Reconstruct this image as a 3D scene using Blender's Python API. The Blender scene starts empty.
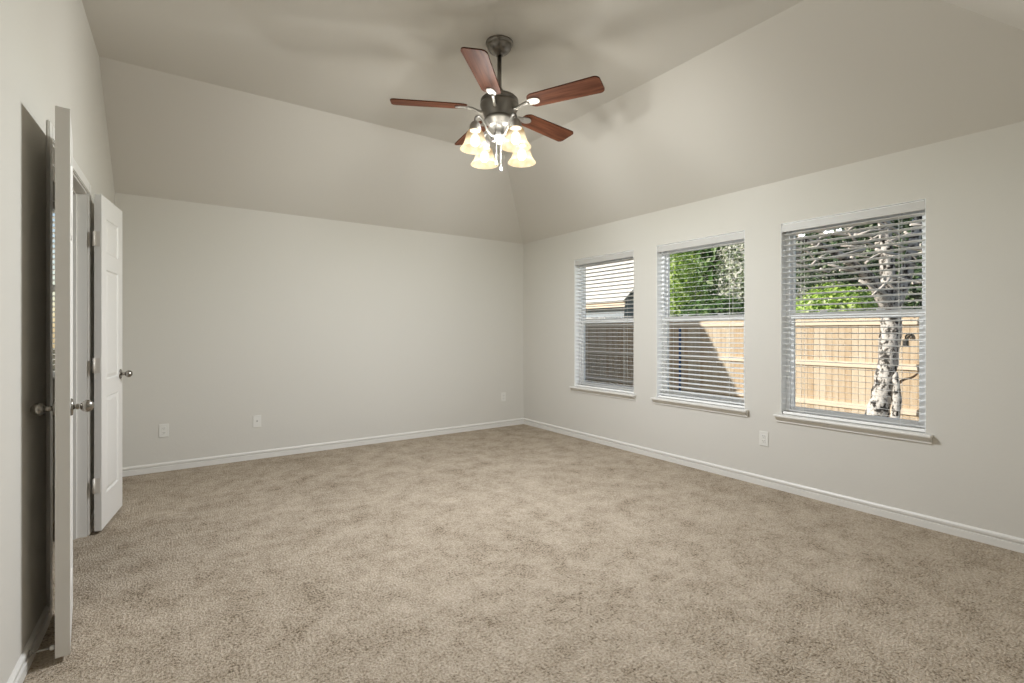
import bpy, bmesh, math, random
from mathutils import Vector, Matrix, noise as mnoise

# ------------------------------------------------------------------ camera, sky, sun, exposure
sc = bpy.context.scene
COL = sc.collection
H = 1.236                                  # eye height
YAW = math.radians(34.9)                   # turned right of the side walls' direction
HZ = 331.6                                 # horizon row
F = 495.0                                  # focal length in pixels of the 1024 px frame
FW = Vector((math.sin(YAW), math.cos(YAW), 0)); RT = Vector((math.cos(YAW), -math.sin(YAW), 0))
cd = bpy.data.cameras.new('camera'); cam = bpy.data.objects.new('camera', cd); COL.objects.link(cam)
cam.location = (0, 0, H); cam.rotation_euler = (math.radians(90), 0, -YAW)
cd.sensor_width = 36; cd.lens = F/1024*36; cd.shift_y = (HZ-341.5)/1024; cd.clip_start = .02; cd.clip_end = 300
sc.camera = cam

SKY = 0.13
SUN = 6.6
SUN_DIR = Vector((1, -.7, -.5)).normalized()        # the way the light travels
BULB_W = 74.0
HALL_FILL_W = 10.0

w = bpy.data.worlds.new('world'); sc.world = w; w.use_nodes = True
nt = w.node_tree; bg = nt.nodes['Background']
sky = nt.nodes.new('ShaderNodeTexSky'); sky.sky_type = 'NISHITA'; sky.sun_disc = False
sky.sun_elevation = math.asin(-SUN_DIR.z); sky.sun_rotation = math.atan2(-SUN_DIR.x, -SUN_DIR.y)
nt.links.new(sky.outputs[0], bg.inputs[0]); bg.inputs[1].default_value = SKY

sd = bpy.data.lights.new('sun', 'SUN'); so = bpy.data.objects.new('sun', sd); COL.objects.link(so)
sd.energy = SUN; sd.angle = math.radians(.53); sd.color = (1, .93, .82)
so.rotation_euler = SUN_DIR.to_track_quat('-Z', 'Y').to_euler(); so.location = (-20, 14, 12)

sc.view_settings.view_transform = 'Standard'; sc.view_settings.look = 'None'
sc.view_settings.exposure = 0; sc.view_settings.gamma = 1; sc.view_settings.use_curve_mapping = False
sc.cycles.max_bounces = 10; sc.cycles.diffuse_bounces = 6; sc.cycles.transparent_max_bounces = 24
sc.cycles.use_denoising = True
sc.cycles.sample_clamp_indirect = 6

# ------------------------------------------------------------------ helpers
R = math.radians
def at(px, py, z):                          # a pixel of the frame at a distance from the camera -> a point of the place
    return Vector((0, 0, H)) + z*(FW + RT*((px-512)/F) + Vector((0, 0, (HZ-py)/F)))

def link(name, mesh, parent=None):
    o = bpy.data.objects.new(name, mesh); COL.objects.link(o)
    if parent: o.parent = parent
    return o
def empty(name, loc=(0, 0, 0), rz=0):
    o = bpy.data.objects.new(name, None); COL.objects.link(o); o.location = loc; o.rotation_euler = (0, 0, rz)
    o.empty_display_size = .1
    return o
def tag(o, label, cat, group=None, kind=None):
    o['label'] = label; o['category'] = cat
    if group: o['group'] = group
    if kind: o['kind'] = kind
    return o
def copy_tree(o, parent=None):
    c = o.copy(); COL.objects.link(c)
    if parent: c.parent = parent
    for ch in [x for x in COL.objects if x.parent == o and x.name != c.name]:
        copy_tree(ch, c)
    return c

class MB:
    """collects shapes into one mesh"""
    def __init__(self): self.bm = bmesh.new()
    def box(self, lo, hi, bev=0, M=None):
        x0, y0, z0 = lo; x1, y1, z1 = hi
        b = bmesh.new() if bev else self.bm
        v = [b.verts.new(p) for p in ((x0,y0,z0),(x1,y0,z0),(x1,y1,z0),(x0,y1,z0),(x0,y0,z1),(x1,y0,z1),(x1,y1,z1),(x0,y1,z1))]
        for f in ((3,2,1,0),(4,5,6,7),(0,1,5,4),(1,2,6,5),(2,3,7,6),(3,0,4,7)): b.faces.new([v[i] for i in f])
        if bev:
            bmesh.ops.bevel(b, geom=b.edges[:], offset=bev, segments=2, affect='EDGES', profile=.5)
            self.merge(b, M)
        elif M is not None:
            for q in v: q.co = M @ q.co
        return self
    def merge(self, b, M=None, flip=False):
        m = {}
        for q in b.verts: m[q] = self.bm.verts.new(M @ q.co if M is not None else q.co)
        for f in b.faces:
            try:
                nf = self.bm.faces.new([m[q] for q in f.verts]); nf.smooth = f.smooth
            except ValueError: pass
        b.free()
        return self
    def prism(self, poly, vec, M=None):                 # closed outline pushed along vec
        vec = Vector(vec); T = (lambda p: M @ Vector(p)) if M is not None else Vector
        a = [self.bm.verts.new(T(p)) for p in poly]; c = [self.bm.verts.new(T(Vector(p)+vec)) for p in poly]
        self.bm.faces.new(a[::-1]); self.bm.faces.new(c)
        n = len(a)
        for i in range(n): self.bm.faces.new((a[i], a[(i+1) % n], c[(i+1) % n], c[i]))
        return self
    def lathe(self, prof, seg=24, M=None, cap0=True, cap1=True, smooth=True):   # prof: (r, z) about local z
        rings = []
        for r, z in prof:
            ring = []
            for k in range(seg):
                a = 2*math.pi*k/seg; p = Vector((r*math.cos(a), r*math.sin(a), z))
                ring.append(self.bm.verts.new(M @ p if M is not None else p))
            rings.append(ring)
        for i in range(len(rings)-1):
            for k in range(seg):
                f = self.bm.faces.new((rings[i][k], rings[i][(k+1) % seg], rings[i+1][(k+1) % seg], rings[i+1][k])); f.smooth = smooth
        if cap0 and prof[0][0] > 1e-6: self.bm.faces.new(rings[0][::-1])
        if cap1 and prof[-1][0] > 1e-6: self.bm.faces.new(rings[-1])
        return self
    def tube(self, pts, rad, seg=8, M=None, jit=0, rng=None, cap=True):
        pts = [Vector(p) for p in pts]; n = len(pts)
        if not hasattr(rad, '__len__'): rad = [rad]*n
        rings = []; up = Vector((0, 0, 1)); prev = None
        for i, p in enumerate(pts):
            t = (pts[min(i+1, n-1)] - pts[max(i-1, 0)]).normalized()
            if prev is None:
                a = t.cross(up) if abs(t.dot(up)) < .95 else t.cross(Vector((1, 0, 0)))
            else: a = prev - t*prev.dot(t)
            a.normalize(); prev = a; b = t.cross(a)
            ring = []
            for k in range(seg):
                th = 2*math.pi*k/seg; r = rad[i]*(1 + (jit*(rng.random()-.5)*2 if jit else 0))
                q = p + (a*math.cos(th) + b*math.sin(th))*r
                ring.append(self.bm.verts.new(M @ q if M is not None else q))
            rings.append(ring)
        for i in range(n-1):
            for k in range(seg):
                f = self.bm.faces.new((rings[i][k], rings[i+1][k], rings[i+1][(k+1) % seg], rings[i][(k+1) % seg])); f.smooth = True
        if cap: self.bm.faces.new(rings[0]); self.bm.faces.new(rings[-1][::-1])
        return self
    def build(self, name, mat, parent=None, recalc=True):
        if recalc: bmesh.ops.recalc_face_normals(self.bm, faces=self.bm.faces[:])
        me = bpy.data.meshes.new(name); self.bm.to_mesh(me); self.bm.free(); me.materials.append(mat)
        return link(name, me, parent)

def smooth_curve(pts, n=6):                             # Catmull-Rom through points
    P = [Vector(p) for p in pts]; P = [P[0]*2-P[1]] + P + [P[-1]*2-P[-2]]
    out = []
    for i in range(1, len(P)-2):
        for k in range(n):
            t = k/n; a, b, c, d = P[i-1], P[i], P[i+1], P[i+2]
            out.append(.5*((2*b) + (c-a)*t + (2*a-5*b+4*c-d)*t*t + (3*b-a-3*c+d)*t**3))
    out.append(P[-2]); return out

# ------------------------------------------------------------------ materials
def mat(name, col=(.5, .5, .5), rough=.6, metal=0, spec=.5):
    m = bpy.data.materials.new(name); m.use_nodes = True
    b = m.node_tree.nodes['Principled BSDF']
    b.inputs['Base Color'].default_value = (*col, 1); b.inputs['Roughness'].default_value = rough
    b.inputs['Metallic'].default_value = metal; b.inputs['Specular IOR Level'].default_value = spec
    return m
def nodes(m): return m.node_tree.nodes, m.node_tree.links, m.node_tree.nodes['Principled BSDF']
def tex(N, L, kind, scale, detail=2, rough=.5, vec=None, stretch=None, coord='Object'):
    tc = N.new('ShaderNodeTexCoord'); src = tc.outputs[coord]
    if stretch:
        mp = N.new('ShaderNodeMapping'); mp.inputs['Scale'].default_value = stretch; L.new(src, mp.inputs[0]); src = mp.outputs[0]
    t = N.new(kind); t.inputs['Scale'].default_value = scale
    if kind == 'ShaderNodeTexNoise': t.inputs['Detail'].default_value = detail; t.inputs['Roughness'].default_value = rough
    L.new(src, t.inputs['Vector']); return t
def ramp(N, L, src, stops):
    r = N.new('ShaderNodeValToRGB'); e = r.color_ramp.elements
    while len(e) < len(stops): e.new(.5)
    for i, (p, c) in enumerate(stops): e[i].position = p; e[i].color = (*c, 1)
    L.new(src, r.inputs[0]); return r
def bump(N, L, b, src, strength, dist):
    n = N.new('ShaderNodeBump'); n.inputs['Strength'].default_value = strength; n.inputs['Distance'].default_value = dist
    L.new(src, n.inputs['Height']); L.new(n.outputs[0], b.inputs['Normal']); return n

def painted(name, col, rough=.75):
    m = mat(name, col, rough, spec=.25); N, L, b = nodes(m)
    t = tex(N, L, 'ShaderNodeTexNoise', 55, 3); bump(N, L, b, t.outputs[0], .12, .004)
    return m
M_WALL = painted('greige wall paint', (.600, .577, .527))
M_CEIL = painted('greige ceiling paint', (.600, .573, .522), .85)
M_TRIM = mat('white semi gloss trim', (.70, .68, .64), .38)
M_DOOR = mat('white door paint', (.72, .70, .665), .42)
M_VINYL = mat('white vinyl', (.88, .885, .89), .4)
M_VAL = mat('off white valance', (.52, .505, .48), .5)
M_SLAT = mat('white blind slat', (.88, .875, .85), .45)
M_PLATE = mat('off white plastic', (.70, .685, .64), .4)
M_SLOT = mat('dark slot', (.12, .11, .10), .6)
M_NICKEL = mat('brushed nickel', (.40, .385, .36), .48, .8)
M_FITTER = mat('satin nickel light fitter', (.24, .23, .215), .5, .8)
M_PEWTER = mat('satin pewter', (.20, .185, .165), .3, .9)
M_KNOB = mat('dark satin nickel', (.34, .32, .29), .26, 1)
M_HINGE = mat('satin hinge steel', (.66, .62, .56), .4, .15)
M_RUBBER = mat('white rubber', (.75, .74, .70), .6)
M_CORD = mat('white cord', (.75, .74, .70), .8)
M_SCREEN = mat('wall base', (.5, .48, .44), .8)

def carpet():
    m = mat('beige cut pile carpet', rough=1, spec=.05); N, L, b = nodes(m)
    acc = None; hts = []
    for scale, det, rg, wt in ((1.5, 3, .6, .10), (6, 4, .62, .22), (28, 3, .6, .20), (95, 2, .65, .48)):
        t = tex(N, L, 'ShaderNodeTexNoise', scale, det, rg)
        mr = N.new('ShaderNodeMapRange'); mr.inputs[1].default_value = .30; mr.inputs[2].default_value = .70; mr.inputs[4].default_value = wt; L.new(t.outputs[0], mr.inputs[0]); hts.append(mr)
        if acc is None: acc = mr.outputs[0]
        else:
            ad = N.new('ShaderNodeMath'); L.new(acc, ad.inputs[0]); L.new(mr.outputs[0], ad.inputs[1]); acc = ad.outputs[0]
    r = ramp(N, L, acc, [(.20, (.145, .110, .074)), (.36, (.340, .278, .205)), (.52, (.445, .372, .286)), (.80, (.58, .495, .395))])
    L.new(r.outputs[0], b.inputs['Base Color'])
    hh = N.new('ShaderNodeMath'); L.new(hts[2].outputs[0], hh.inputs[0]); L.new(hts[3].outputs[0], hh.inputs[1])
    bump(N, L, b, hh.outputs[0], .75, .022)
    return m
M_CARPET = carpet()

def wood(name, dark, light, axis='x', scale=9):
    m = mat(name, rough=.6, spec=.08); N, L, b = nodes(m)
    st = {'x': (.7, 9, 9), 'y': (9, .7, 9), 'z': (9, 9, .7)}[axis]
    t = tex(N, L, 'ShaderNodeTexNoise', scale, 5, .6, stretch=st)
    r = ramp(N, L, t.outputs[0], [(.32, dark), (.68, light)]); L.new(r.outputs[0], b.inputs['Base Color'])
    return m
M_BLADE = wood('walnut blade', (.042, .014, .007), (.125, .047, .025), 'x', 5)

def cedar():
    m = mat('cedar fence boards', rough=.85, spec=.1); N, L, b = nodes(m)
    g = N.new('ShaderNodeNewGeometry')
    t = tex(N, L, 'ShaderNodeTexNoise', 5, 4, .6, stretch=(4, 4, .5))
    a = N.new('ShaderNodeMath'); a.operation = 'MULTIPLY_ADD'; a.inputs[1].default_value = .36; L.new(g.outputs['Random Per Island'], a.inputs[0])
    a2 = N.new('ShaderNodeMath'); a2.operation = 'MULTIPLY'; a2.inputs[1].default_value = .78; L.new(t.outputs[0], a2.inputs[0]); L.new(a2.outputs[0], a.inputs[2])
    r = ramp(N, L, a.outputs[0], [(.16, (.37, .24, .135)), (.38, (.48, .36, .24)), (.58, (.54, .44, .325)), (.85, (.60, .52, .41))])
    L.new(r.outputs[0], b.inputs['Base Color']); return m
M_CEDAR = cedar()
M_RAIL = mat('cedar rail', (.68, .58, .46), .85, spec=.1)

def leafmat(name, stops):
    m = mat(name, rough=.5, spec=.4); N, L, b = nodes(m)
    g = N.new('ShaderNodeNewGeometry'); r = ramp(N, L, g.outputs['Random Per Island'], stops)
    L.new(r.outputs[0], b.inputs['Base Color'])
    tr = N.new('ShaderNodeBsdfTranslucent'); L.new(r.outputs[0], tr.inputs[0])
    mx = N.new('ShaderNodeMixShader'); mx.inputs[0].default_value = .3
    out = N['Material Output']; L.new(b.outputs[0], mx.inputs[1]); L.new(tr.outputs[0], mx.inputs[2]); L.new(mx.outputs[0], out.inputs[0])
    return m
M_LIME = leafmat('lime leaves', [(0, (.10, .22, .03)), (.35, (.36, .56, .07)), (.7, (.64, .80, .20)), (1, (.85, .90, .60))])
M_GREEN = leafmat('green leaves', [(0, (.03, .08, .015)), (.5, (.09, .20, .04)), (.85, (.24, .36, .12)), (1, (.5, .55, .35))])
M_PALE = leafmat('pale grey green leaves', [(0, (.10, .18, .07)), (.35, (.36, .42, .26)), (.65, (.66, .65, .56)), (1, (.88, .86, .82))])
M_DEEP = leafmat('deep green leaves', [(0, (.015, .035, .012)), (.55, (.04, .09, .03)), (.85, (.12, .20, .07)), (1, (.55, .55, .45))])
M_DARKG = leafmat('dark leaves', [(0, (.012, .022, .010)), (.6, (.03, .055, .022)), (1, (.09, .14, .06))])

def bark():
    m = mat('mottled bark', rough=.9, spec=.1); N, L, b = nodes(m)
    t = tex(N, L, 'ShaderNodeTexNoise', 15, 4, .6, stretch=(1, 1, .7))
    r = ramp(N, L, t.outputs[0], [(.40, (.03, .027, .025)), (.455, (.16, .145, .13)), (.495, (.50, .47, .44)), (.75, (.72, .69, .66))])
    L.new(r.outputs[0], b.inputs['Base Color']); bump(N, L, b, t.outputs[0], .6, .03); return m
M_BARK = bark()
M_TWIG = mat('grey twig', (.62, .57, .52), .9, spec=.1)

def glass(name):
    m = bpy.data.materials.new(name); m.use_nodes = True; N = m.node_tree.nodes; L = m.node_tree.links
    N.clear(); out = N.new('ShaderNodeOutputMaterial'); t = N.new('ShaderNodeBsdfTransparent'); g = N.new('ShaderNodeBsdfGlossy')
    g.inputs['Roughness'].default_value = .02; mx = N.new('ShaderNodeMixShader')
    fr = N.new('ShaderNodeFresnel'); fr.inputs[0].default_value = 1.45
    t.inputs[0].default_value = (.96, .97, .97, 1)
    gm = N.new('ShaderNodeNewGeometry'); sb = N.new('ShaderNodeMath'); sb.operation = 'SUBTRACT'; sb.inputs[0].default_value = 1; L.new(gm.outputs['Backfacing'], sb.inputs[1])
    ml = N.new('ShaderNodeMath'); ml.operation = 'MULTIPLY'; L.new(fr.outputs[0], ml.inputs[0]); L.new(sb.outputs[0], ml.inputs[1])
    L.new(ml.outputs[0], mx.inputs[0]); L.new(t.outputs[0], mx.inputs[1]); L.new(g.outputs[0], mx.inputs[2]); L.new(mx.outputs[0], out.inputs[0])
    return m
M_GLASS = glass('window glass')

def shade_glass():                                       # lit amber alabaster: glows, and lets part of the bulb's light straight through
    m = bpy.data.materials.new('lit alabaster shade glass'); m.use_nodes = True; N = m.node_tree.nodes; L = m.node_tree.links
    N.clear(); out = N.new('ShaderNodeOutputMaterial')
    tc = N.new('ShaderNodeTexCoord'); nz = N.new('ShaderNodeTexNoise'); nz.inputs['Scale'].default_value = 22; nz.inputs['Detail'].default_value = 4
    L.new(tc.outputs['Object'], nz.inputs['Vector'])
    sp = N.new('ShaderNodeSeparateXYZ'); L.new(tc.outputs['Object'], sp.inputs[0])
    mr = N.new('ShaderNodeMapRange'); mr.inputs[1].default_value = 2.386-3.13; mr.inputs[2].default_value = 2.508-3.13; L.new(sp.outputs[2], mr.inputs[0])
    tr = ramp(N, L, mr.outputs[0], [(0, (.90, .92, .90)), (.40, (.80, .79, .76)), (.62, (.34, .33, .31)), (.95, (.10, .095, .08))])   # passes less towards the neck, set to keep light off the ceiling
    ec = ramp(N, L, mr.outputs[0], [(0, (.95, .78, .50)), (.45, (1, .86, .60)), (1, (.62, .36, .14))])
    nr = ramp(N, L, nz.outputs[0], [(.38, (.80, .72, .60)), (.62, (1, 1, 1))])
    mu = N.new('ShaderNodeMixRGB'); mu.blend_type = 'MULTIPLY'; mu.inputs[0].default_value = 1; L.new(ec.outputs[0], mu.inputs[1]); L.new(nr.outputs[0], mu.inputs[2])
    t = N.new('ShaderNodeBsdfTransparent'); L.new(tr.outputs[0], t.inputs[0])
    e = N.new('ShaderNodeEmission'); L.new(mu.outputs[0], e.inputs[0]); e.inputs[1].default_value = .58
    a = N.new('ShaderNodeAddShader'); L.new(t.outputs[0], a.inputs[0]); L.new(e.outputs[0], a.inputs[1])
    L.new(a.outputs[0], out.inputs[0]); return m
M_SHADE = shade_glass()
def bulb_mat():
    m = bpy.data.materials.new('lit frosted bulb'); m.use_nodes = True; N = m.node_tree.nodes; L = m.node_tree.links
    N.clear(); out = N.new('ShaderNodeOutputMaterial'); t = N.new('ShaderNodeBsdfTransparent'); e = N.new('ShaderNodeEmission')
    e.inputs[0].default_value = (1, .93, .84, 1); e.inputs[1].default_value = 3.0
    a = N.new('ShaderNodeAddShader'); L.new(t.outputs[0], a.inputs[0]); L.new(e.outputs[0], a.inputs[1]); L.new(a.outputs[0], out.inputs[0]); return m
M_BULB = bulb_mat()

def ground():
    m = mat('dry lawn', rough=1, spec=.05); N, L, b = nodes(m)
    t = tex(N, L, 'ShaderNodeTexNoise', 6, 6, .7)
    r = ramp(N, L, t.outputs[0], [(.35, (.07, .065, .04)), (.6, (.16, .14, .09))]); L.new(r.outputs[0], b.inputs['Base Color']); return m
M_GROUND = ground()
def shingle(name, a, c):
    m = mat(name, rough=.9, spec=.1); N, L, b = nodes(m)
    t = tex(N, L, 'ShaderNodeTexNoise', 7, 4, .7); r = ramp(N, L, t.outputs[0], [(.3, a), (.7, c)]); L.new(r.outputs[0], b.inputs['Base Color']); return m
M_SHINGLE = shingle('pale weathered shingles', (.66, .64, .60), (.82, .80, .77))
M_SHINGLE2 = shingle('grey shingles', (.20, .19, .18), (.32, .30, .28))
M_FASCIA = mat('peach painted fascia', (.82, .66, .52), .7)
M_SIDING = mat('blue grey siding', (.30, .34, .38), .8)
M_BRICK = mat('tan brick', (.45, .36, .28), .9)
M_BLUE = mat('blue painted post', (.035, .085, .22), .5)
M_IRON = mat('black iron', (.03, .03, .03), .5, .6)

# ------------------------------------------------------------------ the room shell
XR, YB, YF = 3.93, 5.36, .14                # right, back and front wall faces
ZW, ZF, RUN = 2.413, 3.13, .94              # wall top, flat ceiling, run of the ceiling slopes
def XL(y): return -.43 + .0236*(y-2.39)     # the left wall runs a touch out of parallel
D0, D1, DH = 2.90, 3.93, 2.08               # double doorway in the left wall
WT = .11

def wall_boxes(mb, axis, a0, a1, u0, u1, z0, z1, holes):
    """a wall slab with rectangular holes: axis 'x' = thickness along x, u along y"""
    us = sorted({u0, u1, *[h[0] for h in holes], *[h[1] for h in holes]})
    for i in range(len(us)-1):
        ua, ub = us[i], us[i+1]; mid = (ua+ub)/2
        hs = sorted([(h[2], h[3]) for h in holes if h[0] <= mid <= h[1]]); z = z0; segs = []
        for ha, hb in hs:
            if ha > z: segs.append((z, ha))
            z = hb
        if z < z1: segs.append((z, z1))
        for za, zb in segs:
            if axis == 'x': mb.box((a0, ua, za), (a1, ub, zb))
            else: mb.box((ua, a0, za), (ub, a1, zb))
    return mb
def struct(o, label, cat): return tag(o, label, cat, kind='structure')

mb = MB(); mb.box((-.60, -1.9, -.12), (XR+.16, YB+.13, 0))
fl = struct(mb.build('floor', M_CARPET), 'beige cut pile carpet covering the whole bedroom floor', 'carpet floor')
mb = MB(); mb.box((-2.9, 1.2, -.12), (-.60, YB+.13, 0))
struct(mb.build('floor_bath', mat('bath tile', (.45, .41, .36), .4)), 'tan tiled floor of the bathroom past the double doorway', 'floor')

# windows in the right wall: centre y
WZ0, WZ1, WWID = .590, 2.077, .90
WIN = [1.518, 2.712, 3.901]
holes = [(c-WWID/2, c+WWID/2, WZ0, WZ1) for c in WIN]
mb = wall_boxes(MB(), 'x', XR, XR+.15, -.1, YB+.13, 0, ZW, holes)
struct(mb.build('wall_right', M_WALL), 'greige painted wall holding the row of three windows', 'wall')
mb = MB(); mb.box((-.60, YB, 0), (XR, YB+.12, ZW))
struct(mb.build('wall_back', M_WALL), 'plain greige end wall with three small wall plates', 'wall')
mb = wall_boxes(MB(), 'y', YF-.12, YF, -.62, XR, 0, ZW, [(-.30, 1.25, 0, 2.07)])
struct(mb.build('wall_front', M_WALL), 'greige entry wall behind the viewpoint with an open doorway', 'wall')
# left gable wall, following the slopes of the ceiling
def lpt(y, z, off=0): return Vector((XL(y)+off, y, z))
mb = MB()
def lprism(poly, off0, off1):
    a = [lpt(y, z, off0) for y, z in poly]; mb.prism(a, (off1-off0, 0, 0))
topf = lambda y: ZW + (ZF-ZW)*max(0, min(1, (y-YF)/RUN, (YB-y)/RUN))
lprism([(YF-.12, 0), (D0, 0), (D0, ZF), (YF+RUN, ZF), (YF, ZW), (YF-.12, ZW)], 0, -WT)
lprism([(D0, DH), (D1, DH), (D1, ZF), (D0, ZF)], 0, -WT)
lprism([(D1, 0), (YB+.02, 0), (YB+.02, ZW), (YB, ZW), (YB-RUN, ZF), (D1, ZF)], 0, -WT)
struct(mb.build('wall_left', M_WALL), 'tall greige gable wall with the open double doorway', 'wall')

# ceiling: flat middle and three slopes
mb = MB()
def slab(pts, dz=.12):
    a = [mb.bm.verts.new(p) for p in pts]; c = [mb.bm.verts.new(Vector(p)+Vector((0, 0, dz))) for p in pts]
    mb.bm.faces.new(a); mb.bm.faces.new(c[::-1]); n = len(a)
    for i in range(n): mb.bm.faces.new((a[i], a[(i+1) % n], c[(i+1) % n], c[i]))
e = .10; dzs = e*(ZF-ZW)/RUN
xi = XR-RUN; yi, yj = YF+RUN, YB-RUN; xl = -.62
slab([(xl, yi, ZF), (xi, yi, ZF), (xi, yj, ZF), (xl, yj, ZF)])
slab([(xl, yj, ZF), (xi, yj, ZF), (XR+e, YB+e, ZW-dzs), (xl, YB+e, ZW-dzs)])
slab([(xi, yi, ZF), (XR+e, YF-e, ZW-dzs), (XR+e, YB+e, ZW-dzs), (xi, yj, ZF)])
slab([(xl, yi, ZF), (xl, YF-e, ZW-dzs), (XR+e, YF-e, ZW-dzs), (xi, yi, ZF)])
struct(mb.build('ceiling', M_CEIL), 'vaulted greige ceiling with sloped sides and a flat middle', 'ceiling')

# baseboards: stepped profile
def base_prof(d=1): return [(0, 0), (.014*d, 0), (.015*d, .043), (.004*d, .046), (.003*d, .053), (.012*d, .055), (.012*d, .068), (.006*d, .076), (0, .078)]
mb = MB(); mb.prism([(XR-x, -.02+YF, z) for x, z in base_prof()], (0, YB-YF+.02, 0))
struct(mb.build('baseboard_right', M_TRIM), 'white stepped baseboard under the three windows', 'baseboard')
mb = MB(); mb.prism([(XL(YB)-.01, YB-x, z) for x, z in base_prof()], (XR-XL(YB)+.01, 0, 0))
struct(mb.build('baseboard_back', M_TRIM), 'white stepped baseboard along the plain end wall', 'baseboard')
mb = MB()
for ya, yb in ((YF, D0-.058), (D1+.058, YB)):
    a = [mb.bm.verts.new(lpt(ya, z, x)) for x, z in base_prof()]; c = [mb.bm.verts.new(lpt(yb, z, x)) for x, z in base_prof()]
    n = len(a); mb.bm.faces.new(a); mb.bm.faces.new(c[::-1])
    for i in range(n): mb.bm.faces.new((a[i], a[(i+1) % n], c[(i+1) % n], c[i]))
struct(mb.build('baseboard_left', M_TRIM), 'white stepped baseboard on the double doorway wall', 'baseboard')

# ------------------------------------------------------------------ the hall behind the viewpoint
mb = MB()
mb.box((-.62, -1.9, 0), (-.50, .02, 2.44)); mb.box((1.7, -1.9, 0), (1.82, .02, 2.44)); mb.box((-.62, -2.02, 0), (1.82, -1.9, 2.44))
struct(mb.build('wall_hall', M_WALL), 'greige hall walls behind the viewpoint', 'wall')
mb = MB(); mb.box((-.62, -2.02, 2.44), (1.82, .02, 2.56)); struct(mb.build('ceiling_hall', M_CEIL), 'flat hall ceiling behind the viewpoint', 'ceiling')
hl = tag(empty('hall_fill_light', (.6, -.9, 2.44)), 'unseen round fill light added in the hall behind the viewpoint', 'added fill light')  # made-up lamp, added to fill the room from behind the camera
MB().lathe([(.15, -.025), (.15, 0)]).build('base', M_NICKEL, hl)
MB().lathe([(.0001, -.09), (.06, -.085), (.11, -.065), (.14, -.025)], cap1=False).build('diffuser', M_SHADE, hl)
ld = bpy.data.lights.new('hall fill', 'POINT'); lo = bpy.data.objects.new('hall_fill', ld); COL.objects.link(lo); lo.parent = hl
lo.location = (0, 0, -.05); ld.energy = HALL_FILL_W; ld.shadow_soft_size = .10; ld.color = (1, .99, .97)

# ------------------------------------------------------------------ the bathroom past the double doorway
BX = -2.8
mb = MB()
wall_boxes(mb, 'y', YB, YB+.12, BX-.1, -.60, 0, 2.60, [(-1.55, -.66, .85, 2.29)])
mb.box((BX-.1, 1.2, 0), (BX, YB, 2.6)); mb.box((BX, 1.1, 0), (-.58, 1.2, 2.6))
struct(mb.build('wall_bath', M_WALL), 'bathroom walls glimpsed past the double doorway', 'wall')
mb = MB(); mb.box((BX-.1, 1.1, 2.6), (-.575, YB+.12, 2.7)); struct(mb.build('ceiling_bath', M_CEIL), 'bathroom ceiling past the double doorway', 'ceiling')

# ------------------------------------------------------------------ windows and blinds
def window(name, M, wid, z0, z1, label, sash_split=True, stool=True):
    """local frame: x across (0..wid), y outward from the room face, z up. M places it."""
    o = empty(name); o.matrix_world = M; struct(o, label, 'window')
    h = z1-z0; fo, fi = .085, .145
    b = MB(); t = .034
    b.box((0, fo-.01, z0), (t, fi, z1)); b.box((wid-t, fo-.01, z0), (wid, fi, z1)); b.box((t, fo-.01, z1-t), (wid-t, fi, z1)); b.box((t, fo-.01, z0), (wid-t, fi, z0+t))
    b.build('frame', M_VINYL, o)
    zm = z0 + h*.512
    def sash(za, zb, ya, nm, st=.030):
        s = MB(); x0, x1 = t, wid-t
        for lo, hi in (((x0, ya, za), (x0+st, ya+.026, zb)), ((x1-st, ya, za), (x1, ya+.026, zb)), ((x0+st, ya, za), (x1-st, ya+.026, za+.034)), ((x0+st, ya, zb-.048), (x1-st, ya+.026, zb))):
            s.box(lo, hi, .003)
        so_ = s.build(nm, M_VINYL, o)
        g = MB(); g.box((x0+st, ya+.011, za+.034), (x1-st, ya+.015, zb-.048)); g.build('pane', M_GLASS, so_)
        return so_
    sash(zm-.020, z1-t, .110, 'upper_sash', .016)
    ls = sash(z0+t-.006, zm+.032, .084, 'lower_sash', .025)
    for fx in (.30, .70):
        c = MB(); c.box((wid*fx-.022, .072, zm+.032), (wid*fx+.022, .100, zm+.044), .003); c.build('sash_lock', M_VINYL, ls)
    r = MB()                                             # painted returns of the opening
    r.box((-.001, .002, z0), (.003, fo, z1)); r.box((wid-.003, .002, z0), (wid+.001, fo, z1)); r.box((0, .002, z1-.003), (wid, fo, z1+.001))
    r.build('reveal', M_VINYL, o)
    if stool:
        s = MB(); s.box((-.038, -.050, z0-.016), (wid+.038, .0, z0+.002), .005); s.box((.0, -.004, z0-.016), (wid, fo, z0+.002))
        so_ = s.build('sill', M_TRIM, o)
        a = MB(); a.prism([(-.030, 0, z0-.059), (-.030, -.009, z0-.059), (-.030, -.012, z0-.054), (-.030, -.009, z0-.050), (-.030, -.011, z0-.045), (-.030, -.022, z0-.033), (-.030, -.036, z0-.021), (-.030, -.038, z0-.016), (-.030, 0, z0-.016)], (wid+.060, 0, 0))
        a.build('apron', M_TRIM, o)
    return o

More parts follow.
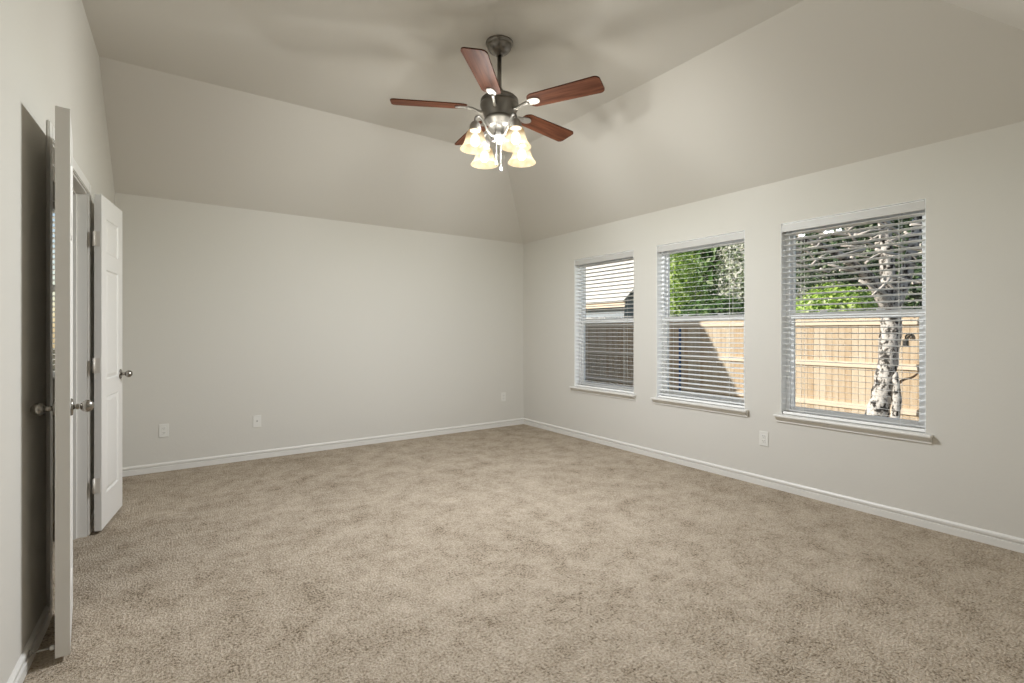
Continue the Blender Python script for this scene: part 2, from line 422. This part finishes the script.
def blind(M, wid, z0, z1, tilt, label, wand=True):
    o = empty('window_blind'); o.matrix_world = M @ Matrix.Translation((0, 0, z0)); tag(o, label, 'window blind', 'blinds in the bedroom windows')
    h = z1-z0
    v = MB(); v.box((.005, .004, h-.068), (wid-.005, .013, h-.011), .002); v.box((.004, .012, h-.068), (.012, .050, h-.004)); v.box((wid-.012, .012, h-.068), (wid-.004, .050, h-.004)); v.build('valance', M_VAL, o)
    k = MB(); k.box((.006, .014, h-.046), (wid-.006, .062, h-.004)); k.build('headrail', M_SLAT, o)
    s = MB(); zt = h-.075; pitch = .0425; n = int((zt-.035)/pitch); W2 = .025; yc = .040
    for i in range(n+1):
        zc = zt-.012 - i*pitch
        if zc < .035: break
        prof = []
        for j in range(5):                              # crowned slat
            u = -1 + j*.5; prof.append((u*W2, .0006*(1-u*u) + u*W2*tilt))
        pts = [(.008, yc+a, zc+b) for a, b in prof] + [(.008, yc+a, zc+b-.0017) for a, b in reversed(prof)]
        s.prism(pts, (wid-.016, 0, 0))
    s.build('slats', M_SLAT, o)
    b = MB(); b.box((.008, yc-.025, .004), (wid-.008, yc+.025, .022), .003); b.build('bottom_rail', M_SLAT, o)
    c = MB()
    for fx in (.16, .84):
        for yy in (yc-.0265, yc+.0265): c.box((wid*fx-.0012, yy-.0006, .02), (wid*fx+.0012, yy+.0006, h-.05))
    c.build('ladder_cord', M_CORD, o)
    return o

# right wall: local x runs from +y to -y (left to right as seen), y outward = +x
lab_w = ['window under the right end of the wall, nearest the viewpoint, with the tree trunk outside', 'middle window of three, green leaves and a half shaded fence outside', 'window nearest the room corner, pale roof outside']
lab_b = ['white slatted blind in the window in front of the pale tree trunk', 'white slatted blind in the middle window in front of the leafy shrubs', 'white slatted blind in the window nearest the room corner']
tilts = [-.13, .125, -.11]
for i, c in enumerate(WIN):
    M = Matrix(((0, 1, 0, XR), (-1, 0, 0, c+WWID/2), (0, 0, 1, 0), (0, 0, 0, 1)))
    window('window_%d' % (i+1), M, WWID, WZ0, WZ1, lab_w[i])
    blind(M, WWID, WZ0+.002, WZ1, tilts[i], lab_b[i])
M = Matrix(((1, 0, 0, -1.55), (0, 1, 0, YB), (0, 0, 1, 0), (0, 0, 0, 1)))
window('window_4', M, .89, .85, 2.29, 'bathroom window seen as a sliver between the near door and its jamb', stool=False)
o = blind(M, .89, .852, 2.29, -.2, 'white slatted blind in the bathroom window past the near door')
del o['group']

# ------------------------------------------------------------------ double doorway: casing, jambs, two narrow leaves
cs = empty('door_frame_1'); cs.name = 'trim_1'; struct(cs, 'white casing and jambs around the double doorway', 'door trim')
def shear_box(mb_, o0, o1, y0, y1, z0, z1, bev=0):
    b = bmesh.new(); v = []
    for (o_, y, z) in ((o0,y0,z0),(o1,y0,z0),(o1,y1,z0),(o0,y1,z0),(o0,y0,z1),(o1,y0,z1),(o1,y1,z1),(o0,y1,z1)): v.append(b.verts.new(lpt(y, z, o_)))
    for f in ((3,2,1,0),(4,5,6,7),(0,1,5,4),(1,2,6,5),(2,3,7,6),(3,0,4,7)): b.faces.new([v[i] for i in f])
    if bev: bmesh.ops.bevel(b, geom=b.edges[:], offset=bev, segments=2, affect='EDGES')
    mb_.merge(b)
mb = MB(); rv = .006; cw = .057
for side in (0, -WT-.012):
    shear_box(mb, side, side+.012, D0-cw+rv, D0+rv, 0, DH+cw, .004)
    shear_box(mb, side, side+.012, D1-rv, D1+cw-rv, 0, DH+cw, .004)
    shear_box(mb, side, side+.0118, D0+rv, D1-rv, DH-rv, DH+cw, .004)
mb.build('casing', M_TRIM, cs)
mb = MB()
shear_box(mb, -WT, 0, D0-.002, D0+.016, 0, DH); shear_box(mb, -WT, 0, D1-.016, D1+.002, 0, DH); shear_box(mb, -WT, 0, D0+.016, D1-.016, DH-.016, DH+.002)
mb.build('jamb', M_TRIM, cs)
mb = MB()
shear_box(mb, -WT+.02, -.048, D0+.016, D0+.027, 0, DH-.016); shear_box(mb, -WT+.02, -.048, D1-.027, D1-.016, 0, DH-.016); shear_box(mb, -WT+.02, -.048, D0+.027, D1-.027, DH-.027, DH-.016)
mb.build('door_stop_strip', M_TRIM, cs)

def door_leaf(name, loc, rz, wid, t, yside, label):
    """hinge edge at the origin, leaf along +x; thickness from 0 to yside*t"""
    o = empty(name, (loc[0], loc[1], 0), rz); struct(o, label, 'door')
    z0, z1 = .023, 2.074
    xs = [0, .105, wid-.105, wid]; zs = [z0, .225, .83, .935, 1.625, 1.725, 1.945, z1]
    mb_ = MB(); bm = mb_.bm
    for y, nrm in ((0, -yside), (yside*t, yside)):
        g = bmesh.new(); V = {}
        for i, x in enumerate(xs):
            for j, z in enumerate(zs): V[i, j] = g.verts.new((x, 0, z))
        pf = []
        for i in range(3):
            for j in range(len(zs)-1):
                q = [V[i, j], V[i+1, j], V[i+1, j+1], V[i, j+1]]
                f = g.faces.new(q)                       # normal is -y
                if i == 1 and j in (1, 3, 5): pf.append(f)
        def ins(th, dp):
            bmesh.ops.inset_individual(g, faces=pf, thickness=th, depth=dp)
        ins(.004, 0); ins(.010, -.0075); ins(.006, 0); ins(.026, .0055)
        M_ = Matrix.Translation((0, y, 0)) @ (Matrix.Identity(4) if nrm < 0 else Matrix.Scale(-1, 4, (0, 1, 0)))
        mb_.merge(g, M_)
    ya, yb = sorted((0, yside*t))
    for q in (((0, ya, z0), (0, yb, z0), (0, yb, z1), (0, ya, z1)), ((wid, ya, z0), (wid, yb, z0), (wid, yb, z1), (wid, ya, z1)),
              ((0, ya, z0), (wid, ya, z0), (wid, yb, z0), (0, yb, z0)), ((0, ya, z1), (wid, ya, z1), (wid, yb, z1), (0, yb, z1))):
        bm.faces.new([bm.verts.new(p) for p in q])
    bmesh.ops.remove_doubles(bm, verts=bm.verts[:], dist=1e-5)
    mb_.build('panel', M_DOOR, o)
    for y, dr in ((0, -yside), (yside*t, yside)):        # a knob on each face
        Mk = Matrix.Translation((wid-.062, y, .945)) @ Matrix.Rotation(-dr*math.pi/2, 4, 'X')
        ko = MB().lathe([(.010, .003), (.0095, .014), (.0115, .022), (.009, .027), (.016, .031), (.022, .038), (.0245, .047), (.0225, .057), (.016, .065), (.008, .0695), (.0001, .0705)], 20, Mk).build('knob', M_KNOB, o)
        rs = MB(); rs.lathe([(.033, 0), (.0335, .004), (.030, .0075), (.014, .009), (.010, .010)], 24, Mk).build('rosette', M_KNOB, ko)
    for z in (.30, 1.03, 1.80):
        hb = MB(); yb_ = yside*t
        hb.lathe([(.0065, z-.045), (.0065, z+.045)], 12, Matrix.Translation((-.008, yb_*1.02, 0)))
        hb.box((-.0025, min(.006*yside, yb_), z-.045), (.0005, max(.006*yside, yb_), z+.045))
        hb.build('hinge', M_HINGE, o)
    return o
door_leaf('door_1', (-.341, 2.915), math.atan2(-.995, .0977), .438, .042, -1, 'white panelled door leaf folded back nearest the viewpoint, seen edge on')
door_leaf('door_2', (-.326, 3.908), math.atan2(.989, .1487), .487, .035, 1, 'white panelled door leaf opened toward the plain end wall')

# rod door stop from the baseboard to the near leaf
ds = tag(empty('door_stop', (XL(2.50)+.014, 2.50, .055)), 'thin metal rod door stop on the baseboard behind the near door', 'door stop')
Mx = Matrix.Rotation(math.pi/2, 4, 'Y')
MB().lathe([(.012, 0), (.012, .004), (.006, .008)], 16, Mx).build('base', M_NICKEL, ds)
MB().lathe([(.004, .006), (.004, .058)], 12, Mx).build('rod', M_NICKEL, ds)
MB().lathe([(.007, .056), (.0085, .060), (.0085, .066), (.006, .069)], 16, Mx).build('tip', M_RUBBER, ds)

# ------------------------------------------------------------------ wall plates
def plate(M, kind, label):
    o = empty('wall_outlet'); o.matrix_world = M; tag(o, label, 'wall plate', 'wall plates low on the walls')
    b = MB(); b.box((-.036, -.0055, -.058), (.036, 0, .058), .0025); b.build('cover_plate', M_PLATE, o)
    if kind == 'duplex':
        for zz in (-.0195, .0195):
            q = MB(); q.box((-.0165, -.0075, zz-.0145), (.0165, -.004, zz+.0145), .003); rc = q.build('receptacle', M_PLATE, o)
            s = MB()
            for xx in (-.0065, .0065): s.box((xx-.0012, -.0078, zz-.001), (xx+.0012, -.0070, zz+.008))
            s.lathe([(.0022, -.0002), (.0022, .0006)], 10, Matrix.Translation((0, -.0072, zz-.0075)) @ Matrix.Rotation(math.pi/2, 4, 'X')); s.build('slot', M_SLOT, rc)
        MB().lathe([(.003, 0), (.003, .001)], 12, Matrix.Translation((0, -.0055, 0)) @ Matrix.Rotation(math.pi/2, 4, 'X')).build('screw', M_PLATE, o)
    elif kind == 'jack':
        MB().lathe([(.0055, 0), (.0055, .008), (.003, .009)], 12, Matrix.Translation((0, -.005, .004)) @ Matrix.Rotation(math.pi/2, 4, 'X')).build('jack', M_NICKEL, o)
        for zz in (-.045, .045): MB().lathe([(.003, 0), (.003, .001)], 12, Matrix.Translation((0, -.0055, zz)) @ Matrix.Rotation(math.pi/2, 4, 'X')).build('screw', M_PLATE, o)
    return o
TB = lambda x, z: Matrix.Translation((x, YB, z))
plate(TB(-.02, .36), 'duplex', 'duplex outlet low on the end wall just right of the open door')
plate(TB(.72, .365), 'jack', 'cable jack plate second from the door on the end wall')
plate(TB(3.60, .385), 'duplex', 'outlet plate on the end wall close to the room corner')
plate(Matrix(((0, 1, 0, XR), (-1, 0, 0, 2.10), (0, 0, 1, .378), (0, 0, 0, 1))), 'duplex', 'outlet plate on the window wall, low between the middle window and the tree trunk window')

# ------------------------------------------------------------------ ceiling fan
FX, FY = 1.79, 2.71
fan = tag(empty('ceiling_fan', (FX, FY, ZF)), 'five blade walnut ceiling fan with four lit bell shades', 'ceiling fan')
zz = lambda h: h-ZF
MB().lathe([(.089, 0), (.091, -.006), (.088, -.013), (.083, -.016), (.082, -.024), (.077, -.040), (.066, -.056), (.050, -.068), (.034, -.075), (.026, -.077), (.022, -.086)], 32).build('canopy', M_PEWTER, fan)
MB().lathe([(.0145, zz(2.80)), (.0145, -.08)], 16).build('downrod', M_PEWTER, fan)
HB = 2.70
mh = MB().lathe([(.018, zz(2.83)), (.026, zz(2.815)), (.030, zz(2.785)), (.070, zz(2.778)), (.108, zz(2.768)), (.122, zz(2.754)), (.125, zz(2.742)), (.114, zz(2.738)), (.114, zz(2.730)), (.126, zz(2.726)), (.127, zz(2.712)), (.120, zz(2.690)), (.108, zz(2.662)), (.098, zz(2.640)), (.090, zz(2.625))], 36).build('motor_housing', M_PEWTER, fan)
MB().lathe([(.098, zz(2.630)), (.102, zz(2.620)), (.096, zz(2.608)), (.080, zz(2.600)), (.076, zz(2.590)), (.060, zz(2.583)), (.034, zz(2.578)), (.030, zz(2.545)), (.036, zz(2.535)), (.040, zz(2.515)), (.034, zz(2.495)), (.018, zz(2.480)), (.008, zz(2.465)), (.0001, zz(2.462))], 32).build('light_fitter', M_FITTER, fan)

def blade_mesh():
    # outline along +x, local blade plane; rounded tip corners, rounded root
    r0, r1, wr, wt = .205, .700, .062, .074
    pts = []
    def arc(cx, cy, r, a0, a1, n=6):
        for k in range(n+1):
            a = R(a0+(a1-a0)*k/n); pts.append((cx+r*math.cos(a), cy+r*math.sin(a)))
    arc(r1-.035, wt-.032, .032, 90, 10); arc(r1-.035, -wt+.032, .032, -10, -90)
    arc(r0+.05, -wr+.045, .045, -90, -165); arc(r0+.05, wr-.045, .045, 165, 90)
    m_ = MB(); m_.prism([(x, y, -.004) for x, y in pts], (0, 0, .008)); return m_
def iron_mb():
    m_ = MB()
    sp = smooth_curve([(.098, 0, -.020), (.125, 0, -.030), (.155, 0, -.020), (.185, 0, -.010), (.215, 0, -.0085)], 5)
    m_.tube(sp, [.011]*len(sp), 8)
    pl = []
    for k in range(20):
        a = 2*math.pi*k/20; pl.append((.245+.045*math.cos(a), .030*math.sin(a), -.0095))
    m_.prism(pl, (0, 0, .0048))
    for xx, yy in ((.235, .018), (.235, -.018), (.272, 0)): m_.lathe([(.005, -.012), (.005, -.009)], 8, Matrix.Translation((xx, yy, 0)))
    return m_
PITCH = Matrix.Rotation(R(-12), 4, 'X')
bl0 = blade_mesh(); bl0.bm.transform(PITCH)
blade_me = bl0.build('blade', M_BLADE, fan)
im = iron_mb(); im.bm.transform(PITCH)
iron = im.build('blade_iron', M_NICKEL, blade_me)
DELTA = 8
for k in range(5):
    ang = R(180+DELTA+72*k) - YAW                        # camera frame turned into the room's
    b = blade_me if k == 0 else copy_tree(blade_me, fan)
    b.location = (0, 0, zz(HB)); b.rotation_euler = (0, 0, ang)

LAMP = []
def light_arm(ang):
    M_ = Matrix.Rotation(ang, 4, 'Z')
    a = MB(); sp = smooth_curve([(.028, 0, zz(2.520)), (.060, 0, zz(2.508)), (.095, 0, zz(2.525)), (.130, 0, zz(2.575)), (.165, 0, zz(2.600)), (.192, 0, zz(2.585)), (.195, 0, zz(2.555))], 6)
    a.tube(sp, [.0075]*len(sp), 10, M_); ao = a.build('light_arm', M_FITTER, fan)
    Ms = M_ @ Matrix.Translation((.195, 0, 0))
    MB().lathe([(.010, zz(2.562)), (.022, zz(2.556)), (.034, zz(2.538)), (.037, zz(2.512)), (.037, zz(2.503))], 24, Ms).build('socket', M_NICKEL, ao)
    prof = [(.035, 2.508), (.045, 2.500), (.054, 2.484), (.060, 2.464), (.066, 2.440), (.075, 2.416), (.088, 2.397), (.096, 2.386)]
    s = MB(); s.lathe([(r, zz(h)) for r, h in prof] + [(r-.003, zz(h)) for r, h in reversed(prof)], 32, Ms, False, False); s.build('shade', M_SHADE, ao)
    b = MB(); b.lathe([(.012, zz(2.500)), (.014, zz(2.485)), (.024, zz(2.462)), (.029, zz(2.440)), (.026, zz(2.420)), (.015, zz(2.408)), (.0001, zz(2.404))], 20, Ms); b.build('bulb', M_BULB, ao)
    ld_ = bpy.data.lights.new('fan bulb', 'POINT'); ob = bpy.data.objects.new('bulb_light', ld_); COL.objects.link(ob); ob.parent = ao
    ob.location = Ms @ Vector((0, 0, zz(2.440))); ld_.energy = BULB_W; ld_.shadow_soft_size = .045; ld_.color = (.90, .94, 1)
for k in range(4): light_arm(R((40, 123, 220, 303)[k]) - YAW)
def chain(dx, dz_end, label=None):
    p = Vector(dx[0]*RT + dx[1]*FW)
    c = MB(); zt = zz(2.60)
    n = 60
    for k in range(n):
        z_ = zt + (dz_end-zt)*k/(n-1)
        c.lathe([(.0006, z_-.0026), (.0016, z_), (.0006, z_+.0026)], 6, Matrix.Translation(p))
    co = c.build('pull_chain', M_PEWTER, fan)
    MB().lathe([(.002, dz_end+.004), (.004, dz_end-.002), (.0075, dz_end-.014), (.0085, dz_end-.022), (.005, dz_end-.030), (.0001, dz_end-.032)], 12, Matrix.Translation(p)).build('pendant', M_NICKEL, co)
chain((-.018, -.062), zz(2.335)); chain((.012, -.075), zz(2.29))

# ------------------------------------------------------------------ outdoors
GZ = -.33
mb = MB(); mb.box((4.08, -12, GZ-.2), (70, 60, GZ)); mb.box((-40, 5.48, GZ-.2), (4.08, 60, GZ))
struct(mb.build('ground', M_GROUND), 'dry lawn outside the windows', 'ground')

# cedar fence: boards, three rails, posts
FXP = 9.4
rng = random.Random(4)
fe = tag(empty('wood_fence', (FXP, 7, GZ)), 'cedar board fence with rails across the yard outside the windows', 'fence')
b = MB(); y = -2.0
while y < 22:
    wd = .094; g = .005; top = 1.84 + rng.uniform(-.012, .012)
    b.box((.0, y-7, .02), (.018, y-7+wd, top)); y += wd+g
b.build('board_panel', M_CEDAR, fe)
for z in (.33, 1.02, 1.72):
    q = MB(); q.box((-.04, -9, z-.045), (0, 15, z+.045)); q.build('rail', M_RAIL, fe)
for k in range(10):
    q = MB(); q.box((.018, -9+k*2.44, 0), (.11, -8.91+k*2.44, 1.75)); q.build('post', M_RAIL, fe)
lp = at(905, 335, 7.55); q = MB(); yy = lp.y-7; z_ = lp.z-GZ
q.tube(smooth_curve([(-.02, yy+.03, z_-.10), (-.03, yy+.03, z_-.02), (-.03, yy-.02, z_+.02), (-.03, yy-.05, z_-.03), (-.03, yy-.02, z_-.05)], 5), .012, 6)
q.box((-.03, yy+.02, z_-.17), (0, yy+.07, z_-.09)); q.build('gate_latch', M_IRON, fe)
# thin blue post by the fence
bp = at(680, 360, 10.6); q = MB(); q.box((bp.x-.02, bp.y-.022, GZ), (bp.x+.02, bp.y+.022, 1.32), .006)
tag(q.build('garden_post', M_BLUE), 'thin blue post standing in the shade before the fence', 'post')

# the pale trunked tree
def tp(lst, z): return [at(px, py, z) for px, py in lst]
tr = empty('yard_tree', at(880, 436, 7.4)); tr.location.z = GZ
tag(tr, 'pale mottled tree forking in front of the fence', 'tree')
base = tr.location.copy()
def rel(pts): return [p-base for p in pts]
rng = random.Random(7)
def limb(name, pix, z, radii, parent=tr, m=M_BARK, jit=.10, seg=10):
    p = smooth_curve(rel([at(a, b, z if not hasattr(z, '__len__') else z[i]) for i, (a, b) in enumerate(pix)]), 5)
    n = len(p); rr = []
    for i in range(n):
        t_ = i/(n-1)*(len(radii)-1); k = min(int(t_), len(radii)-2); rr.append(radii[k]+(radii[k+1]-radii[k])*(t_-k))
    q = MB(); q.tube(p, rr, seg, None, jit, rng); return q.build(name, m, parent)
limb('trunk', [(872, 440), (876, 420), (884, 385), (889, 350), (891, 322), (892, 304)], 7.4, [.175, .15, .135, .13, .135, .115])
limb('trunk', [(893, 438), (895, 420), (897, 395), (895, 372)], 7.2, [.065, .06, .055, .03])
limb('branch', [(891, 312), (880, 293), (866, 275), (846, 259), (822, 246), (795, 238)], [7.4, 7.3, 7.2, 7.0, 6.9, 6.8], [.105, .09, .075, .06, .045, .02])
limb('branch', [(891, 308), (889, 280), (886, 255), (885, 230), (880, 200), (876, 160)], 7.4, [.115, .10, .09, .08, .06, .035])
limb('branch', [(893, 308), (903, 285), (909, 262), (915, 238), (920, 210), (926, 170)], 7.4, [.10, .085, .08, .07, .055, .035])
limb('branch', [(893, 388), (903, 380), (913, 377), (921, 370)], 7.3, [.025, .018, .015, .008], m=mat('bare orange brown twig', (.42, .24, .12), .9, spec=.1), jit=0, seg=6)
rng2 = random.Random(11)
for i in range(98):                                     # bare twigs crossing the upper panes
    px, py = rng2.uniform(765, 935), rng2.uniform(195, 285); zc = rng2.uniform(6.5, 7.8)
    a = R(rng2.uniform(-60, 60)+(0 if rng2.random() < .6 else 180)); ln = rng2.uniform(14, 46)
    p = [at(px+ln*t_*math.cos(a)+rng2.uniform(-2, 2), py-ln*t_*math.sin(a)*.6+rng2.uniform(-2, 2), zc) for t_ in (0, .35, .7, 1)]
    tw = MB(); tw.tube(rel(p), [.020, .017, .013, .006], 5); tw.build('twig', M_TWIG, tr)

# leafy crowns past the fence
def crown(mb_, c, rad, n, size, rng, shell=.55, hollow=True):
    for i in range(n):
        while True:
            d = Vector((rng.uniform(-1, 1), rng.uniform(-1, 1), rng.uniform(-1, 1)))
            if shell*shell < d.length_squared < 1: break
        bulge = 1 + .30*mnoise.noise(d.normalized()*2.3 + Vector(c))
        p = Vector(c) + Vector((d.x*rad[0], d.y*rad[1], d.z*rad[2]))*bulge
        nrm = (d.normalized() + Vector((rng.uniform(-1, 1), rng.uniform(-1, 1), rng.uniform(-.4, 1.2)))*.8).normalized()
        a = nrm.cross(Vector((rng.uniform(-1, 1), rng.uniform(-1, 1), rng.uniform(-1, 1)))).normalized(); e_ = nrm.cross(a)
        s = size*rng.uniform(.6, 1.3); L_, W_ = s*.5, s*.28
        v = [mb_.bm.verts.new(q) for q in (p-a*L_, p+e_*W_+nrm*s*.06, p+a*L_, p-e_*W_+nrm*s*.06)]
        mb_.bm.faces.new((v[0], v[1], v[2])); mb_.bm.faces.new((v[0], v[2], v[3]))
def shrub(name, x, y, h, rad, n, size, m, label, seed, cat='tree', lobes=5):
    rng = random.Random(seed); o = tag(empty(name, (x, y, GZ)), label, cat, 'greenery past the fence')
    L_ = MB()
    for k in range(lobes):
        a = rng.uniform(0, 6.28); q = .45*rad[0]
        c = (q*math.cos(a), q*math.sin(a)*rad[1]/rad[0], h + rng.uniform(-.35, .35)*rad[2])
        crown(L_, c, (rad[0]*.72, rad[1]*.72, rad[2]*.72), n//lobes, size, rng)
    L_.build('foliage', m, o, recalc=False)
    t = MB()
    for k in range(3):
        a = 2.1*k+seed; t.tube(smooth_curve([(0, 0, 0), (.06*math.cos(a), .06*math.sin(a), h*.35), (rad[0]*.35*math.cos(a), rad[1]*.35*math.sin(a), h*.8), (rad[0]*.55*math.cos(a), rad[1]*.55*math.sin(a), h*1.1)], 4), [.09, .07, .06, .05, .04, .035, .03, .03, .025, .02, .02, .015, .01], 7)
    t.build('stem', M_BARK, o)
    return o
def dpos(px, z): p = at(px, HZ, z); return p.x, p.y
x, y = dpos(686, 13.6); shrub('leafy_shrub', x, y, 2.5, (1.0, 1.0, 2.1), 14000, .10, M_LIME, 'lime green leafy shrub over the fence in the middle window, at its left', 21)
x, y = dpos(733, 13.3); shrub('leafy_shrub', x, y, 2.6, (1.15, 1.15, 2.1), 15000, .10, M_PALE, 'pale silvery leafed shrub over the fence in the middle window, at its right', 22)
x, y = dpos(708, 11.5); shrub('leafy_shrub', x, y, 1.75, (.65, .75, .6), 8000, .10, M_GREEN, 'low mid green shrub just over the fence in the middle window', 23)
x, y = dpos(822, 10.8); shrub('leafy_shrub', x, y, 1.8, (.95, 1.0, .85), 9000, .10, M_LIME, 'low lime green shrub just over the fence by the tree trunk', 24)
x, y = dpos(850, 15.0); shrub('shade_tree', x, y, 3.5, (1.6, 1.6, 2.4), 14000, .13, M_DEEP, 'dark green tree past the fence behind the pale trunk', 25)
x, y = dpos(806, 24.0); shrub('shade_tree', x, y, 5.8, (2.5, 2.5, 5.0), 12000, .14, M_PALE, 'grey green tree past the fence at the left of the pale trunk', 26)
x, y = dpos(928, 11.6); shrub('shade_tree', x, y, 2.9, (1.25, 1.25, 2.3), 12000, .13, M_DEEP, 'green tree past the fence at the right of the pale trunk', 27)
x, y = dpos(655, 41); shrub('shade_tree', x, y, 6.0, (3.8, 3.8, 6.0), 6000, .30, M_DARKG, 'dark tree past the fence at the right end of the pale roof', 28)
x, y = dpos(728, 20); shrub('shade_tree', x, y, 4.3, (2.0, 2.0, 4.0), 7000, .36, M_GREEN, 'tall green tree far behind the middle window shrubs', 29)
x, y = dpos(862, 38); shrub('shade_tree', x, y, 7.4, (6.0, 6.0, 7.4), 8000, .40, M_DARKG, 'tall dark tree far behind the pale trunk', 30)

# neighbour house with the pale roof
HX, HY0, HY1 = 17.5, 16.0, 32.0                         # front eave line and its two gable ends
zd = HX/(.572+.82*(624-512)/F); ze = H + (HZ-300.5)/F*zd; zl = H + (HZ-306.5)/F*zd
nh = empty('house', (HX, (HY0+HY1)/2, GZ)); tag(nh, 'pale roofed house far past the fence in the corner window', 'house')
hy = (HY1-HY0)/2; zb = ze-GZ; zq = zl-GZ; rise = 3.7
q = MB(); q.prism([(.5, -hy+.4, 0), (8.5, -hy+.4, 0), (8.5, -hy+.4, zq), (4.5, -hy+.4, zq+rise-.5), (.5, -hy+.4, zq)], (0, 2*hy-.8, 0)); q.build('wall', M_SIDING, nh)
q = MB(); q.box((.10, -hy, zq), (.16, hy, zb-.02)); q.build('fascia', M_FASCIA, nh)
q = MB(); q.prism([(0, -hy, zb-.05), (0, -hy, zb), (4.5, -hy, zb+rise), (9, -hy, zb), (9, -hy, zb-.05), (4.5, -hy, zb+rise-.12)], (0, 2*hy, 0)); q.build('roof', M_SHINGLE, nh)
for yy_ in (-6.4, -3.6, .5):
    q = MB(); q.box((.44, yy_, 1.0), (.5, yy_+1.5, 2.3)); wf = q.build('window', M_VINYL, nh)
    q = MB(); q.box((.42, yy_+.06, 1.06), (.44, yy_+1.44, 2.24)); q.build('pane', M_SLOT, wf)

# the rest of this house: a gabled wing past the back of the room, whose shadow falls on the fence
hw = empty('house', (0, 13, GZ)); tag(hw, 'tall gabled wing of this house beyond the back of the room', 'house')
q = MB(); WX0, WX1, WY, WH = 2.0, 5.0, -2.36, 3.93                     # a tall gable end facing the patio
q.prism([(WX0+.2, WY+.1, 0), (WX1-.2, WY+.1, 0), (WX1-.2, WY+.1, WH), ((WX0+WX1)/2, WY+.1, WH+.85), (WX0+.2, WY+.1, WH)], (0, 8, 0)); q.build('wall', M_BRICK, hw)
q = MB(); xm = (WX0+WX1)/2; rz_ = WH + .67*(xm-WX0)
q.prism([(WX0, WY, WH-.1), (WX0, WY, WH), (xm, WY, rz_), (WX1, WY, WH), (WX1, WY, WH-.1), (xm, WY, rz_-.12)], (0, 8.4, 0)); q.build('roof', M_SHINGLE2, hw)
